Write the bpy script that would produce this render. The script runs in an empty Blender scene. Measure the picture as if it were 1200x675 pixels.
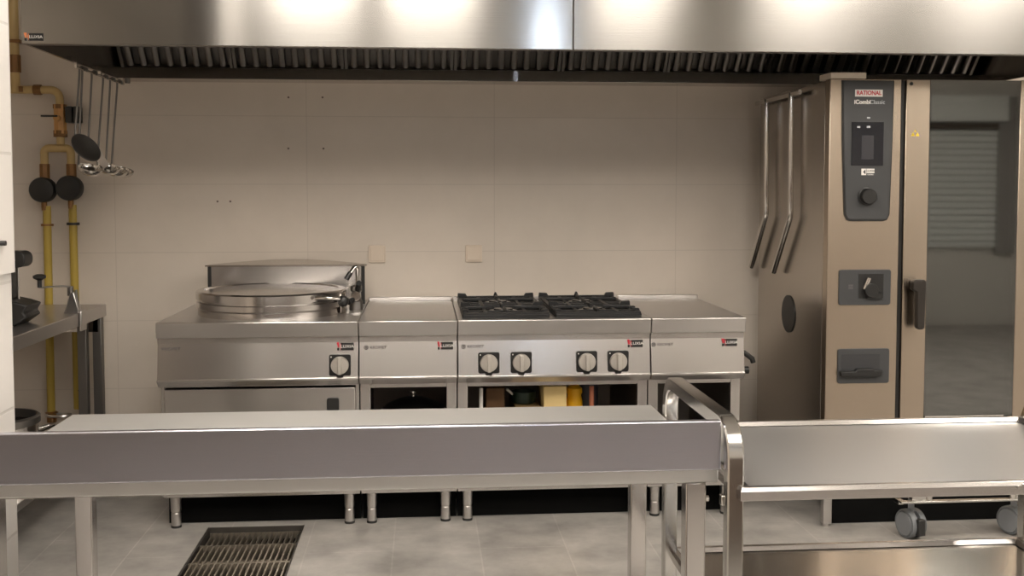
import bpy, bmesh, math, random
from mathutils import Vector, Matrix

random.seed(7)
SC = bpy.context.scene
COL = SC.collection
PI = math.pi
ORG = {}

# ------------------------------------------------------------------ materials
def new_mat(name):
    m = bpy.data.materials.new(name)
    m.use_nodes = True
    nt = m.node_tree
    return m, nt, nt.nodes['Principled BSDF']

def rgb(r, g, b):
    def f(c):
        c /= 255.0
        return c / 12.92 if c <= 0.04045 else ((c + 0.055) / 1.055) ** 2.4
    return (f(r), f(g), f(b), 1.0)

def plain(name, col, rough=0.5, metal=0.0, spec=0.5, noise=0.0, nscale=20.0, bump=0.0):
    m, nt, p = new_mat(name)
    p.inputs['Base Color'].default_value = col
    p.inputs['Roughness'].default_value = rough
    p.inputs['Metallic'].default_value = metal
    p.inputs['Specular IOR Level'].default_value = spec
    if noise or bump:
        tc = nt.nodes.new('ShaderNodeTexCoord')
        nz = nt.nodes.new('ShaderNodeTexNoise')
        nz.inputs['Scale'].default_value = nscale
        nz.inputs['Detail'].default_value = 4
        nt.links.new(tc.outputs['Object'], nz.inputs['Vector'])
        if noise:
            mx = nt.nodes.new('ShaderNodeMixRGB')
            mx.inputs[1].default_value = tuple(c * (1 - noise) for c in col[:3]) + (1,)
            mx.inputs[2].default_value = tuple(min(1, c * (1 + noise)) for c in col[:3]) + (1,)
            nt.links.new(nz.outputs['Fac'], mx.inputs[0])
            nt.links.new(mx.outputs[0], p.inputs['Base Color'])
        if bump:
            b = nt.nodes.new('ShaderNodeBump')
            b.inputs['Strength'].default_value = bump
            b.inputs['Distance'].default_value = 0.002
            nt.links.new(nz.outputs['Fac'], b.inputs['Height'])
            nt.links.new(b.outputs[0], p.inputs['Normal'])
    return m

def steel(name, col=(0.60, 0.578, 0.565, 1), rough=0.28, aniso=0.7, grain='x', blur='z', bump=0.05, smudge=0.03):
    """brushed stainless: brush lines run along `grain`, reflections smear along `blur`"""
    m, nt, p = new_mat(name)
    p.inputs['Base Color'].default_value = col
    p.inputs['Metallic'].default_value = 1.0
    p.inputs['Roughness'].default_value = rough
    tc = nt.nodes.new('ShaderNodeTexCoord')
    mp = nt.nodes.new('ShaderNodeMapping')
    s = {'x': (1.5, 160, 160), 'y': (160, 1.5, 160), 'z': (160, 160, 1.5)}[grain]
    mp.inputs['Scale'].default_value = s
    nz = nt.nodes.new('ShaderNodeTexNoise')
    nz.inputs['Scale'].default_value = 2.0
    nz.inputs['Detail'].default_value = 3
    nt.links.new(tc.outputs['Object'], mp.inputs[0])
    nt.links.new(mp.outputs[0], nz.inputs['Vector'])
    b = nt.nodes.new('ShaderNodeBump')
    b.inputs['Strength'].default_value = bump
    b.inputs['Distance'].default_value = 0.001
    nt.links.new(nz.outputs['Fac'], b.inputs['Height'])
    nt.links.new(b.outputs[0], p.inputs['Normal'])
    # finger marks and wipe marks change the roughness
    n2 = nt.nodes.new('ShaderNodeTexNoise')
    n2.inputs['Scale'].default_value = 2.2
    n2.inputs['Detail'].default_value = 1.5
    nt.links.new(tc.outputs['Object'], n2.inputs['Vector'])
    mr = nt.nodes.new('ShaderNodeMapRange')
    mr.inputs['From Min'].default_value = 0.1
    mr.inputs['From Max'].default_value = 0.9
    mr.inputs['To Min'].default_value = max(0.02, rough - smudge * 0.5)
    mr.inputs['To Max'].default_value = rough + smudge * 0.5
    nt.links.new(n2.outputs['Fac'], mr.inputs['Value'])
    nt.links.new(mr.outputs[0], p.inputs['Roughness'])
    if aniso:
        p.inputs['Anisotropic'].default_value = aniso
        cx = nt.nodes.new('ShaderNodeCombineXYZ')
        v = {'x': (1, 0, 0), 'y': (0, 1, 0), 'z': (0, 0, 1)}[blur]
        for i in range(3):
            cx.inputs[i].default_value = v[i]
        nt.links.new(cx.outputs[0], p.inputs['Tangent'])
    return m

def tiles(name, plane, w, h, off, origin, c1, c2, grout, rough, mortar=0.003, noise=0.0, spec=0.5, bump=0.3):
    m, nt, p = new_mat(name)
    tc = nt.nodes.new('ShaderNodeTexCoord')
    sp = nt.nodes.new('ShaderNodeSeparateXYZ')
    cb = nt.nodes.new('ShaderNodeCombineXYZ')
    nt.links.new(tc.outputs['Object'], sp.inputs[0])
    ax = {'x': 0, 'y': 1, 'z': 2}
    for i in range(2):
        ad = nt.nodes.new('ShaderNodeMath')
        ad.operation = 'SUBTRACT'
        ad.inputs[1].default_value = origin[i]
        nt.links.new(sp.outputs[ax[plane[i]]], ad.inputs[0])
        nt.links.new(ad.outputs[0], cb.inputs[i])
    br = nt.nodes.new('ShaderNodeTexBrick')
    br.offset = off
    br.offset_frequency = 2
    br.inputs['Color1'].default_value = c1
    br.inputs['Color2'].default_value = c2
    br.inputs['Mortar'].default_value = grout
    br.inputs['Scale'].default_value = 1.0
    br.inputs['Mortar Size'].default_value = mortar
    br.inputs['Mortar Smooth'].default_value = 0.3
    br.inputs['Brick Width'].default_value = w
    br.inputs['Row Height'].default_value = h
    nt.links.new(cb.outputs[0], br.inputs['Vector'])
    out = br.outputs['Color']
    if noise:
        nz = nt.nodes.new('ShaderNodeTexNoise')
        nz.inputs['Scale'].default_value = 5.0
        nz.inputs['Detail'].default_value = 8
        nz.inputs['Roughness'].default_value = 0.6
        nt.links.new(tc.outputs['Object'], nz.inputs['Vector'])
        mr = nt.nodes.new('ShaderNodeMapRange')
        mr.inputs['From Min'].default_value = 0.3
        mr.inputs['From Max'].default_value = 0.7
        mr.inputs['To Min'].default_value = 1 - noise
        mr.inputs['To Max'].default_value = 1 + noise
        nt.links.new(nz.outputs['Fac'], mr.inputs['Value'])
        mx = nt.nodes.new('ShaderNodeMixRGB')
        mx.blend_type = 'MULTIPLY'
        mx.inputs[0].default_value = 1.0
        nt.links.new(out, mx.inputs[1])
        nt.links.new(mr.outputs[0], mx.inputs[2])
        out = mx.outputs[0]
    nt.links.new(out, p.inputs['Base Color'])
    b = nt.nodes.new('ShaderNodeBump')
    b.invert = True
    b.inputs['Strength'].default_value = bump
    b.inputs['Distance'].default_value = 0.002
    nt.links.new(br.outputs['Fac'], b.inputs['Height'])
    nt.links.new(b.outputs[0], p.inputs['Normal'])
    p.inputs['Roughness'].default_value = rough
    p.inputs['Specular IOR Level'].default_value = spec
    return m

def emit(name, col, strength):
    m, nt, p = new_mat(name)
    p.inputs['Base Color'].default_value = (0.8, 0.8, 0.8, 1)
    p.inputs['Emission Color'].default_value = col
    p.inputs['Emission Strength'].default_value = strength
    return m

SV = steel('brushed_steel_front', rough=0.24, aniso=0.7, grain='x', blur='z')
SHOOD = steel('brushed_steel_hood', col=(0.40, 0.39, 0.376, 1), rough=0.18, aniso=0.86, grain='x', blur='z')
SOVEN = steel('brushed_steel_oven', col=(0.47, 0.395, 0.32, 1), rough=0.26, aniso=0.7, grain='x', blur='z')
SSIDE = steel('brushed_steel_side', col=(0.50, 0.46, 0.42, 1), rough=0.22, aniso=0.0, grain='y', blur='z')
STOP = steel('brushed_steel_top', rough=0.30, aniso=0.5, grain='x', blur='y')
SUP = steel('satin_steel_upstand', col=(0.57, 0.57, 0.635, 1), rough=0.26, aniso=0.5, grain='x', blur='z')
STAB = steel('satin_steel_tabletop', col=(0.67, 0.665, 0.655, 1), rough=0.44, aniso=0.3, grain='x', blur='y', smudge=0.06)
STRAY2 = steel('smooth_steel_tray', col=(0.66, 0.63, 0.59, 1), rough=0.2, aniso=0.3, grain='x', blur='y', smudge=0.06)
STRAY = steel('satin_steel_tray', col=(0.60, 0.60, 0.605, 1), rough=0.38, aniso=0.3, grain='x', blur='y', smudge=0.06)
STUBE = steel('tube_steel', col=(0.58, 0.57, 0.55, 1), rough=0.17, aniso=0.0, grain='z', bump=0.03)
SLEG = steel('leg_steel', rough=0.3, aniso=0.0, grain='z')
SLEG2 = steel('table_leg_steel', rough=0.16, aniso=0.0, grain='z', bump=0.03)
SGUT = steel('gutter_steel', col=(0.5, 0.47, 0.44, 1), rough=0.16, aniso=0.0, grain='x', bump=0.03)
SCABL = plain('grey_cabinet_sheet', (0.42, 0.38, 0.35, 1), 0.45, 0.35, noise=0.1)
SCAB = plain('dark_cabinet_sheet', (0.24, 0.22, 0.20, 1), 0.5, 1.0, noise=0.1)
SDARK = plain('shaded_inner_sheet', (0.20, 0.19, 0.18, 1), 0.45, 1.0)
SFILTER = steel('filter_steel', col=(0.36, 0.35, 0.34, 1), rough=0.3, aniso=0.0, grain='z')
CHROME = plain('polished_steel', (0.68, 0.66, 0.63, 1), 0.12, 1.0)
POLISH = steel('turned_steel', rough=0.2, aniso=0.0, grain='z', bump=0.02)
BLACKP = plain('black_plastic', (0.012, 0.012, 0.012, 1), 0.4, noise=0.2)
IRON = plain('black_cast_iron', (0.006, 0.006, 0.0065, 1), 0.45, noise=0.3, bump=0.3, nscale=80)
ENAMEL = plain('black_enamel', (0.012, 0.012, 0.013, 1), 0.25, noise=0.1)
RUBBER = plain('dark_rubber', (0.02, 0.02, 0.02, 1), 0.7, noise=0.2)
SHADE = plain('matt_black_shade', (0.003, 0.003, 0.003, 1), 0.9, spec=0.1, noise=0.3)  # near-black colour that paints the deep shade under the cookers and oven
PANELG = plain('dark_grey_control_panel', (0.045, 0.047, 0.050, 1), 0.4, noise=0.05)
SCREEN = plain('dark_screen_glass', (0.010, 0.011, 0.016, 1), 0.12)
ICON = plain('pale_screen_icon', (0.5, 0.52, 0.55, 1), 0.5)
SCRGREY = plain('screen_grey_field', (0.035, 0.035, 0.042, 1), 0.3)
WHITEP = plain('white_print', (0.75, 0.73, 0.70, 1), 0.5, noise=0.03)
REDP = plain('red_print', (0.50, 0.02, 0.04, 1), 0.5, noise=0.05)
ORANGEP = plain('orange_print', (0.70, 0.22, 0.08, 1), 0.5, noise=0.05)
GREYP = plain('grey_print', (0.13, 0.12, 0.12, 1), 0.5, noise=0.05)
YELLOWP = plain('yellow_print', (0.75, 0.55, 0.03, 1), 0.5, noise=0.05)
KNOBM = plain('pale_metallic_knob', (0.50, 0.47, 0.43, 1), 0.4, 0.5, noise=0.05)
PIPEY = plain('yellow_gas_paint', rgb(172, 148, 62), 0.4, noise=0.12, nscale=8)
PIPEB = plain('faded_ochre_gas_paint', rgb(190, 164, 112), 0.45, noise=0.12, nscale=8)
COPPER = plain('brass_fitting', rgb(128, 92, 52), 0.4, 0.4, noise=0.15)
VALVE = plain('orange_valve_body', rgb(200, 150, 88), 0.4, noise=0.1)
CASTG = plain('grey_caster_tread', (0.13, 0.14, 0.15, 1), 0.5, noise=0.08)
CASTL = plain('pale_grey_caster_face', (0.19, 0.20, 0.215, 1), 0.45, noise=0.08)
PLATEM = plain('cream_socket_plastic', rgb(214, 200, 184), 0.4, noise=0.02)
CARD = plain('brown_board', rgb(92, 66, 40), 0.8, noise=0.15)
CREAM = plain('cream_carton', rgb(226, 200, 140), 0.7, noise=0.06)
TAN = plain('tan_carton', rgb(170, 140, 92), 0.75, noise=0.1)
YELB = plain('yellow_plastic', rgb(238, 180, 20), 0.4, noise=0.05)
PINKISH = plain('terracotta_plastic', rgb(160, 96, 70), 0.5, noise=0.05)
POTB = plain('black_pot_enamel', (0.008, 0.008, 0.009, 1), 0.3, noise=0.1)
GRATE = plain('grating_steel', (0.38, 0.34, 0.28, 1), 0.45, 0.9, noise=0.3, nscale=40)
PIT = plain('drain_pit', (0.030, 0.026, 0.022, 1), 0.6, noise=0.3)
WALLT = tiles('cream_wall_tile', 'xz', 0.9, 0.325, 0.0, (-2.353, 0.442 - 0.325 * 3), (0.64, 0.575, 0.505, 1), (0.635, 0.57, 0.50, 1),
              (0.55, 0.49, 0.43, 1), 0.42, mortar=0.002, noise=0.03, bump=0.15)
SIDET = tiles('white_wall_tile', 'yz', 0.6, 0.30, 0.0, (2.6 - 1.8, 0.868 - 0.6), (0.58, 0.56, 0.54, 1), (0.57, 0.55, 0.53, 1),
              (0.47, 0.45, 0.43, 1), 0.3, mortar=0.004, noise=0.02)
FLOORT = tiles('grey_stoneware_tile', 'yx', 0.667, 0.335, 0.35, (3.625, -0.455), (0.33, 0.315, 0.295, 1), (0.30, 0.287, 0.27, 1),
               (0.37, 0.35, 0.33, 1), 0.42, mortar=0.0035, noise=0.30)
PAINT = plain('white_paint', (0.62, 0.60, 0.57, 1), 0.7, noise=0.03)
PAINTC = plain('ceiling_white', (0.70, 0.68, 0.65, 1), 0.8, noise=0.02)
DOORB = plain('brown_door', (0.06, 0.038, 0.028, 1), 0.5, noise=0.12)
DARKC = plain('dark_slate_laminate', (0.075, 0.05, 0.036, 1), 0.5, noise=0.05)
SHUT = plain('shutter_slat_grey', (0.72, 0.74, 0.73, 1), 0.4, noise=0.04)
CABG = plain('grey_cupboard', (0.30, 0.29, 0.28, 1), 0.5, noise=0.05)
LED = emit('led_diffuser', (1.0, 0.91, 0.80, 1), 8.3)
DAY = emit('daylit_frosted_pane', (0.72, 0.84, 1.0, 1), 16.0)

def glass_mat():
    m, nt, p = new_mat('smoked_oven_glass')
    p.inputs['Base Color'].default_value = (0.22, 0.24, 0.22, 1)
    p.inputs['Roughness'].default_value = 0.03
    p.inputs['Transmission Weight'].default_value = 1.0
    p.inputs['IOR'].default_value = 2.3
    p.inputs['Specular IOR Level'].default_value = 0.9
    return m
GLASS = glass_mat()
CAVITY = plain('oven_cavity_sheet', (0.015, 0.015, 0.014, 1), 0.5, 0.4, noise=0.1)

# ------------------------------------------------------------------ mesh builder
class B:
    def __init__(self):
        self.bm = bmesh.new()

    def box(self, x0, x1, y0, y1, z0, z1):
        v = [self.bm.verts.new((x, y, z)) for x in (x0, x1) for y in (y0, y1) for z in (z0, z1)]
        for f in ((0, 1, 3, 2), (4, 6, 7, 5), (0, 4, 5, 1), (2, 3, 7, 6), (0, 2, 6, 4), (1, 5, 7, 3)):
            self.bm.faces.new([v[i] for i in f])
        return self

    def prism(self, poly, a0, a1, axis='x'):
        """closed polygon swept along an axis; poly gives the two other coordinates in x,y,z order"""
        def pt(p, a):
            return {'x': (a, p[0], p[1]), 'y': (p[0], a, p[1]), 'z': (p[0], p[1], a)}[axis]
        A = [self.bm.verts.new(pt(p, a0)) for p in poly]
        C = [self.bm.verts.new(pt(p, a1)) for p in poly]
        n = len(poly)
        self.bm.faces.new(A)
        self.bm.faces.new(C[::-1])
        for i in range(n):
            self.bm.faces.new([A[i], C[i], C[(i + 1) % n], A[(i + 1) % n]])
        return self

    def sweep(self, pts, prof, closed=False, up=(0, 0, 1), caps=True):
        """profile (list of 2-D points) swept along a polyline with mitred joints"""
        P = [Vector(p) for p in pts]
        n = len(P)
        rings = []
        prevu = None
        for i in range(n):
            if closed:
                d0 = (P[i] - P[i - 1]).normalized()
                d1 = (P[(i + 1) % n] - P[i]).normalized()
            else:
                d0 = (P[i] - P[i - 1]).normalized() if i > 0 else (P[1] - P[0]).normalized()
                d1 = (P[i + 1] - P[i]).normalized() if i < n - 1 else d0
            t = (d0 + d1)
            t = t.normalized() if t.length > 1e-6 else d1
            if prevu is None:
                u = Vector(up)
                if abs(u.dot(t)) > 0.95:
                    u = Vector((1, 0, 0)) if abs(t.x) < 0.9 else Vector((0, 1, 0))
            else:
                u = prevu
            u = (u - t * u.dot(t)).normalized()
            prevu = u
            w = t.cross(u)
            c = max(0.3, t.dot(d1))
            # stretch in the bend plane
            bend = (d1 - d0)
            if bend.length > 1e-5:
                bn = (bend - t * bend.dot(t)).normalized()
            else:
                bn = None
            ring = []
            for a, b in prof:
                o = w * a + u * b
                if bn is not None:
                    o = o + bn * (o.dot(bn)) * (1 / c - 1)
                ring.append(self.bm.verts.new(P[i] + o))
            rings.append(ring)
        m = len(prof)
        R = n if closed else n - 1
        for i in range(R):
            r0, r1 = rings[i], rings[(i + 1) % n]
            for j in range(m):
                self.bm.faces.new([r0[j], r0[(j + 1) % m], r1[(j + 1) % m], r1[j]])
        if caps and not closed:
            self.bm.faces.new(rings[0][::-1])
            self.bm.faces.new(rings[-1])
        return self

    def tube(self, pts, r, seg=12, closed=False, up=(0, 0, 1)):
        return self.sweep(pts, [(r * math.cos(2 * PI * k / seg), r * math.sin(2 * PI * k / seg)) for k in range(seg)], closed, up)

    def sqtube(self, pts, w, h, up=(0, 0, 1), ch=0.003, closed=False):
        a, b = w / 2, h / 2
        pr = [(-a + ch, -b), (a - ch, -b), (a, -b + ch), (a, b - ch), (a - ch, b), (-a + ch, b), (-a, b - ch), (-a, -b + ch)]
        return self.sweep(pts, pr, closed, up)

    def cyl(self, p0, p1, r0, r1=None, seg=24):
        r1 = r0 if r1 is None else r1
        p0, p1 = Vector(p0), Vector(p1)
        t = (p1 - p0).normalized()
        u = Vector((0, 0, 1)) if abs(t.z) < 0.9 else Vector((1, 0, 0))
        u = (u - t * u.dot(t)).normalized()
        w = t.cross(u)
        A, C = [], []
        for k in range(seg):
            a = 2 * PI * k / seg
            d = w * math.cos(a) + u * math.sin(a)
            A.append(self.bm.verts.new(p0 + d * r0))
            C.append(self.bm.verts.new(p1 + d * r1))
        self.bm.faces.new(A[::-1])
        self.bm.faces.new(C)
        for k in range(seg):
            j = (k + 1) % seg
            self.bm.faces.new([A[k], A[j], C[j], C[k]])
        return self

    def lathe(self, prof, c=(0, 0, 0), axis=(0, 0, 1), seg=48):
        """profile of (radius, height) turned about an axis through c"""
        c = Vector(c)
        t = Vector(axis).normalized()
        u = Vector((1, 0, 0)) if abs(t.x) < 0.9 else Vector((0, 0, 1))
        u = (u - t * u.dot(t)).normalized()
        w = t.cross(u)
        rings = []
        for r, h in prof:
            if r < 1e-6:
                rings.append([self.bm.verts.new(c + t * h)])
            else:
                rings.append([self.bm.verts.new(c + t * h + (u * math.cos(2 * PI * k / seg) + w * math.sin(2 * PI * k / seg)) * r) for k in range(seg)])
        for i in range(len(rings) - 1):
            a, b = rings[i], rings[i + 1]
            for k in range(seg):
                j = (k + 1) % seg
                if len(a) == 1 and len(b) == 1:
                    continue
                if len(a) == 1:
                    self.bm.faces.new([a[0], b[j], b[k]])
                elif len(b) == 1:
                    self.bm.faces.new([a[k], a[j], b[0]])
                else:
                    self.bm.faces.new([a[k], a[j], b[j], b[k]])
        return self

    def rrect(self, x0, x1, z0, z1, y0, y1, r, seg=4):
        """rounded rectangle in the xz plane, thick along y"""
        poly = []
        for cx, cz, a0 in ((x1 - r, z1 - r, 0), (x0 + r, z1 - r, 90), (x0 + r, z0 + r, 180), (x1 - r, z0 + r, 270)):
            for k in range(seg + 1):
                a = math.radians(a0 + 90 * k / seg)
                poly.append((cx + r * math.cos(a), cz + r * math.sin(a)))
        return self.prism(poly, y0, y1, 'y')

    def xf(self, M):
        bmesh.ops.transform(self.bm, matrix=M, verts=self.bm.verts)
        return self

def root(name, loc, label, cat, group=None):
    o = bpy.data.objects.new(name, None)
    o.empty_display_size = 0.1
    COL.objects.link(o)
    o.location = loc
    ORG[o] = Vector(loc)
    o['label'] = label
    o['category'] = cat
    if group:
        o['group'] = group
    return o

def put(name, b, mat, parent=None, bevel=0.0, seg=2, loc=None, angle=35, smooth=True):
    """link a builder's mesh as ONE object; world coordinates are made local to the parent's origin"""
    bmesh.ops.recalc_face_normals(b.bm, faces=b.bm.faces)
    me = bpy.data.meshes.new(name)
    org = ORG[parent] if parent is not None else Vector(loc or (0, 0, 0))
    bmesh.ops.translate(b.bm, verts=b.bm.verts, vec=-org)
    b.bm.to_mesh(me)
    b.bm.free()
    if smooth:
        me.polygons.foreach_set('use_smooth', [True] * len(me.polygons))
        me.set_sharp_from_angle(angle=math.radians(angle))
    me.materials.append(mat)
    o = bpy.data.objects.new(name, me)
    COL.objects.link(o)
    ORG[o] = org
    if parent is not None:
        o.parent = parent
    else:
        o.location = org
    if bevel:
        md = o.modifiers.new('Bevel', 'BEVEL')
        md.width = bevel
        md.segments = seg
        md.limit_method = 'ANGLE'
        md.angle_limit = math.radians(40)
    return o

def tag(o, label, cat, group=None):
    o['label'] = label
    o['category'] = cat
    if group:
        o['group'] = group
    return o

def struct(name, b, mat, parent=None, bevel=0.0):
    o = put(name, b, mat, parent, bevel)
    if parent is None:
        o['kind'] = 'structure'
    return o

def text(name, s, size, loc, mat, parent, align='CENTER', rot=(PI / 2, 0, 0), bold=0.0, shear=0.0, sx=1.0):
    cu = bpy.data.curves.new(name, 'FONT')
    cu.body = s
    cu.size = size
    cu.align_x = align
    cu.align_y = 'CENTER'
    cu.extrude = 0.0006
    cu.offset = bold
    cu.shear = shear
    cu.materials.append(mat)
    tmp = bpy.data.objects.new(name, cu)
    COL.objects.link(tmp)
    bpy.context.view_layer.update()
    me = bpy.data.meshes.new_from_object(tmp.evaluated_get(bpy.context.evaluated_depsgraph_get()))
    bpy.data.objects.remove(tmp)
    me.name = name
    if not me.materials:
        me.materials.append(mat)
    o = bpy.data.objects.new(name, me)
    COL.objects.link(o)
    ORG[o] = Vector(loc)
    o.parent = parent
    o.location = Vector(loc) - ORG[parent]
    o.rotation_euler = rot
    o.scale = (sx, 1, 1)
    return o

def copy_thing(r, loc, label, group=None):
    n = r.copy()
    COL.objects.link(n)
    n.location = loc
    n['label'] = label
    for ch in list(r.children):
        c = ch.copy()
        COL.objects.link(c)
        c.parent = n
        for g in list(ch.children):
            d = g.copy()
            COL.objects.link(d)
            d.parent = c
    return n

# ------------------------------------------------------------------ camera
HC = 1.3779
cam = bpy.data.cameras.new('camera')
cam.sensor_width = 36.0
cam.sensor_fit = 'HORIZONTAL'
cam.lens = 1248.4 * 36.0 / 1200.0
cam.shift_y = (293.39 - 337.5) / 1200.0
cam.clip_start = 0.05
co = bpy.data.objects.new('camera', cam)
COL.objects.link(co)
co.location = (0, 0, HC)
yaw, pitch = 0.0834, 0.0543
co.rotation_euler = (PI / 2 - pitch, 0, -yaw)
SC.camera = co

# ------------------------------------------------------------------ setting
W = 5.186
F = 4.307
X0 = -1.062
YR = -2.2          # wall behind the camera
XR = 6.3
XL = -2.7
CZ = 3.0
DX0, DX1, DY0, DY1 = -0.888, -0.495, 2.9, 4.415     # drain opening

b = B()
for x0, x1, y0, y1 in ((XL, DX0, YR, W), (DX1, XR, YR, W), (DX0, DX1, YR, DY0), (DX0, DX1, DY1, W)):
    b.box(x0, x1, y0, y1, -0.12, 0.0)
fl = struct('floor', b, FLOORT)

wb = struct('wall_back', B().box(XL, XR, W, W + 0.15, 0, CZ), WALLT)
for (x, z) in ((-0.637, 1.831), (-0.476, 1.832), (-0.64, 1.588), (-0.474, 1.588), (-0.976, 1.335), (-0.916, 1.335)):
    put('drill_hole', B().cyl((x, W + 0.001, z), (x, W - 0.0012, z), 0.005, seg=10), plain('dark_plug', (0.16, 0.13, 0.11, 1), 0.8) if 'dark_plug' not in bpy.data.materials else bpy.data.materials['dark_plug'], wb)
wl = struct('wall_left', B().box(-1.12, -0.97, 1.9, 2.6, 0, CZ), SIDET)
struct('trim_1', B().box(-0.972, -0.962, 2.50, 2.603, 1.19, CZ), SIDET)
put('wall_screw', B().cyl((-0.962, 2.52, 1.262), (-0.950, 2.52, 1.262), 0.006, seg=10), BLACKP, wl)
struct('wall_recess', B().box(XL - 0.15, XL, YR, W, 0, CZ), WALLT)
struct('wall_right', B().box(XR, XR + 0.15, YR, W, 0, CZ), PAINT)
struct('wall_front', B().box(XL - 0.15, XR, YR - 0.15, YR, 0, CZ), PAINT)
struct('ceiling', B().box(XL - 0.15, XR + 0.15, YR - 0.15, W + 0.15, CZ, CZ + 0.1), PAINTC)

# behind the camera: brown door, bright glazed slit, roller shutter hatch (seen only as reflections)
d = struct('door_1', B().box(-2.62, -0.75, YR, YR + 0.05, 0, 2.15), DOORB, None, 0.004)
put('door_handle', B().tube([(-0.85, YR + 0.05, 1.02), (-0.85, YR + 0.10, 1.02), (-0.97, YR + 0.10, 1.02)], 0.009), CHROME, d)
w1 = struct('window_1', B().box(1.10, 1.22, YR, YR + 0.03, 2.25, 2.93), DAY)
put('window_frame', B().sqtube([(1.08, YR + 0.02, 2.23), (1.24, YR + 0.02, 2.23), (1.24, YR + 0.02, 2.95), (1.08, YR + 0.02, 2.95)], 0.05, 0.05, (0, 1, 0), closed=True), PAINT, w1)
b = B()
for k in range(18):
    z = 0.80 + k * 0.068
    b.prism([(YR + 0.02, z), (YR + 0.050, z + 0.016), (YR + 0.046, z + 0.050), (YR + 0.02, z + 0.066)], 5.15, 5.90, 'x')
w2 = struct('window_2', b, SHUT)
put('shutter_box', B().box(5.12, 5.95, YR, YR + 0.16, 2.10, 2.36), SHUT, w2, 0.004)
put('window_frame', B().box(5.10, 5.15, YR, YR + 0.06, 0.75, 2.08), CABG, w2)
put('window_frame', B().box(5.90, 6.1, YR, YR + 0.06, 0.75, 2.36), CABG, w2)
put('window_lintel', B().box(5.15, 5.90, YR, YR + 0.07, 2.03, 2.09), DARKC, w2)

t = root('rear_counter', (0.85, -1.4, 0), 'dark brown counter with steel top behind the camera', 'counter')
put('counter_body', B().box(-2.5, 4.2, -1.75, -0.80, 0.10, 0.86), DARKC, t, 0.003)
put('counter_plinth', B().box(-2.46, 4.16, -1.72, -0.86, 0.0, 0.10), DARKC, t)
put('counter_top', B().box(-2.52, 4.22, -1.77, -0.77, 0.86, 0.90), STOP, t, 0.003)

# ceiling lights
cl = []
spots = [(0.05, 2.1), (-0.68, 2.1), (2.60, 2.1), (3.90, 2.1), (0.05, 0.9), (-0.68, 0.9), (1.50, 0.3), (2.60, 0.7), (3.90, 0.7), (5.3, 0.3), (5.3, 2.1)]
names = ['one over the work table', 'one over the work table by the tiled pillar', 'one in line with the oven', 'one beyond the oven',
         'one in front of the camera', 'one in front of the camera by the tiled pillar', 'one beside the camera over the trolley', 'one beside the camera towards the oven',
         'one beside the camera, beyond the oven line', 'one facing the roller shutter', 'one by the plain painted side wall']
for i, (x, y) in enumerate(spots):
    loc = (x, y, CZ)
    lab = 'oblong warm white ceiling light panel, ' + names[i]
    if i == 0:
        t = root('ceiling_light', loc, lab, 'light', 'ceiling light panels')
        put('diffuser', B().box(x - 0.28, x + 0.28, y - 0.58, y + 0.58, CZ - 0.018, CZ - 0.004), LED, t)
        put('light_frame', B().sqtube([(x - 0.295, y - 0.595, CZ - 0.011), (x + 0.295, y - 0.595, CZ - 0.011), (x + 0.295, y + 0.595, CZ - 0.011), (x - 0.295, y + 0.595, CZ - 0.011)], 0.03, 0.022, closed=True), PAINT, t)
        cl.append(t)
    else:
        copy_thing(cl[0], loc, lab)

# ------------------------------------------------------------------ brand plate used on the steel fronts
def brand_plate(parent, x, z, y, w, h, c1=REDP, s='LUXIA'):
    """black name plate with a coloured mark at its left end"""
    p = put('name_plate', B().box(x - w * 0.28, x + w / 2, y - 0.002, y, z - h / 2, z + h / 2), BLACKP, parent)
    m = B()
    m.prism([(x - w / 2, z + h * 0.55), (x - w * 0.36, z + h * 0.55), (x - w * 0.36, z - h * 0.1), (x - w * 0.43, z - h * 0.1)], y - 0.003, y, 'y')
    m.prism([(x - w * 0.31, z + h * 0.1), (x - w * 0.24, z + h * 0.5), (x - w * 0.24, z - h * 0.5)], y - 0.003, y, 'y')
    put('plate_mark', m, c1, p)
    put('plate_foot', B().box(x - w / 2 + 0.002, x - w * 0.36, y - 0.003, y, z - h * 0.5, z - h * 0.18), BLACKP, p)
    text('plate_lettering', s, h * 0.55, (x + w * 0.12, y - 0.0026, z), WHITEP, p, sx=1.15)
    return p

def maker_print(parent, x, z, y, size=0.017, mat=GREYP, ring=True):
    if ring:
        pts = [(x + 0.0075 * math.cos(a), y - 0.0006, z + 0.0075 * math.sin(a)) for a in [2 * PI * k / 16 for k in range(16)]]
        e = put('maker_emblem', B().tube(pts, 0.0016, 6, closed=True, up=(0, 1, 0)).box(x - 0.003, x + 0.003, y - 0.001, y, z - 0.004, z + 0.004), mat, parent)
        x += 0.015
    text('maker_lettering', 'KROMET', size, (x, y - 0.0005, z), mat, parent, align='LEFT', sx=1.0)

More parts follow.
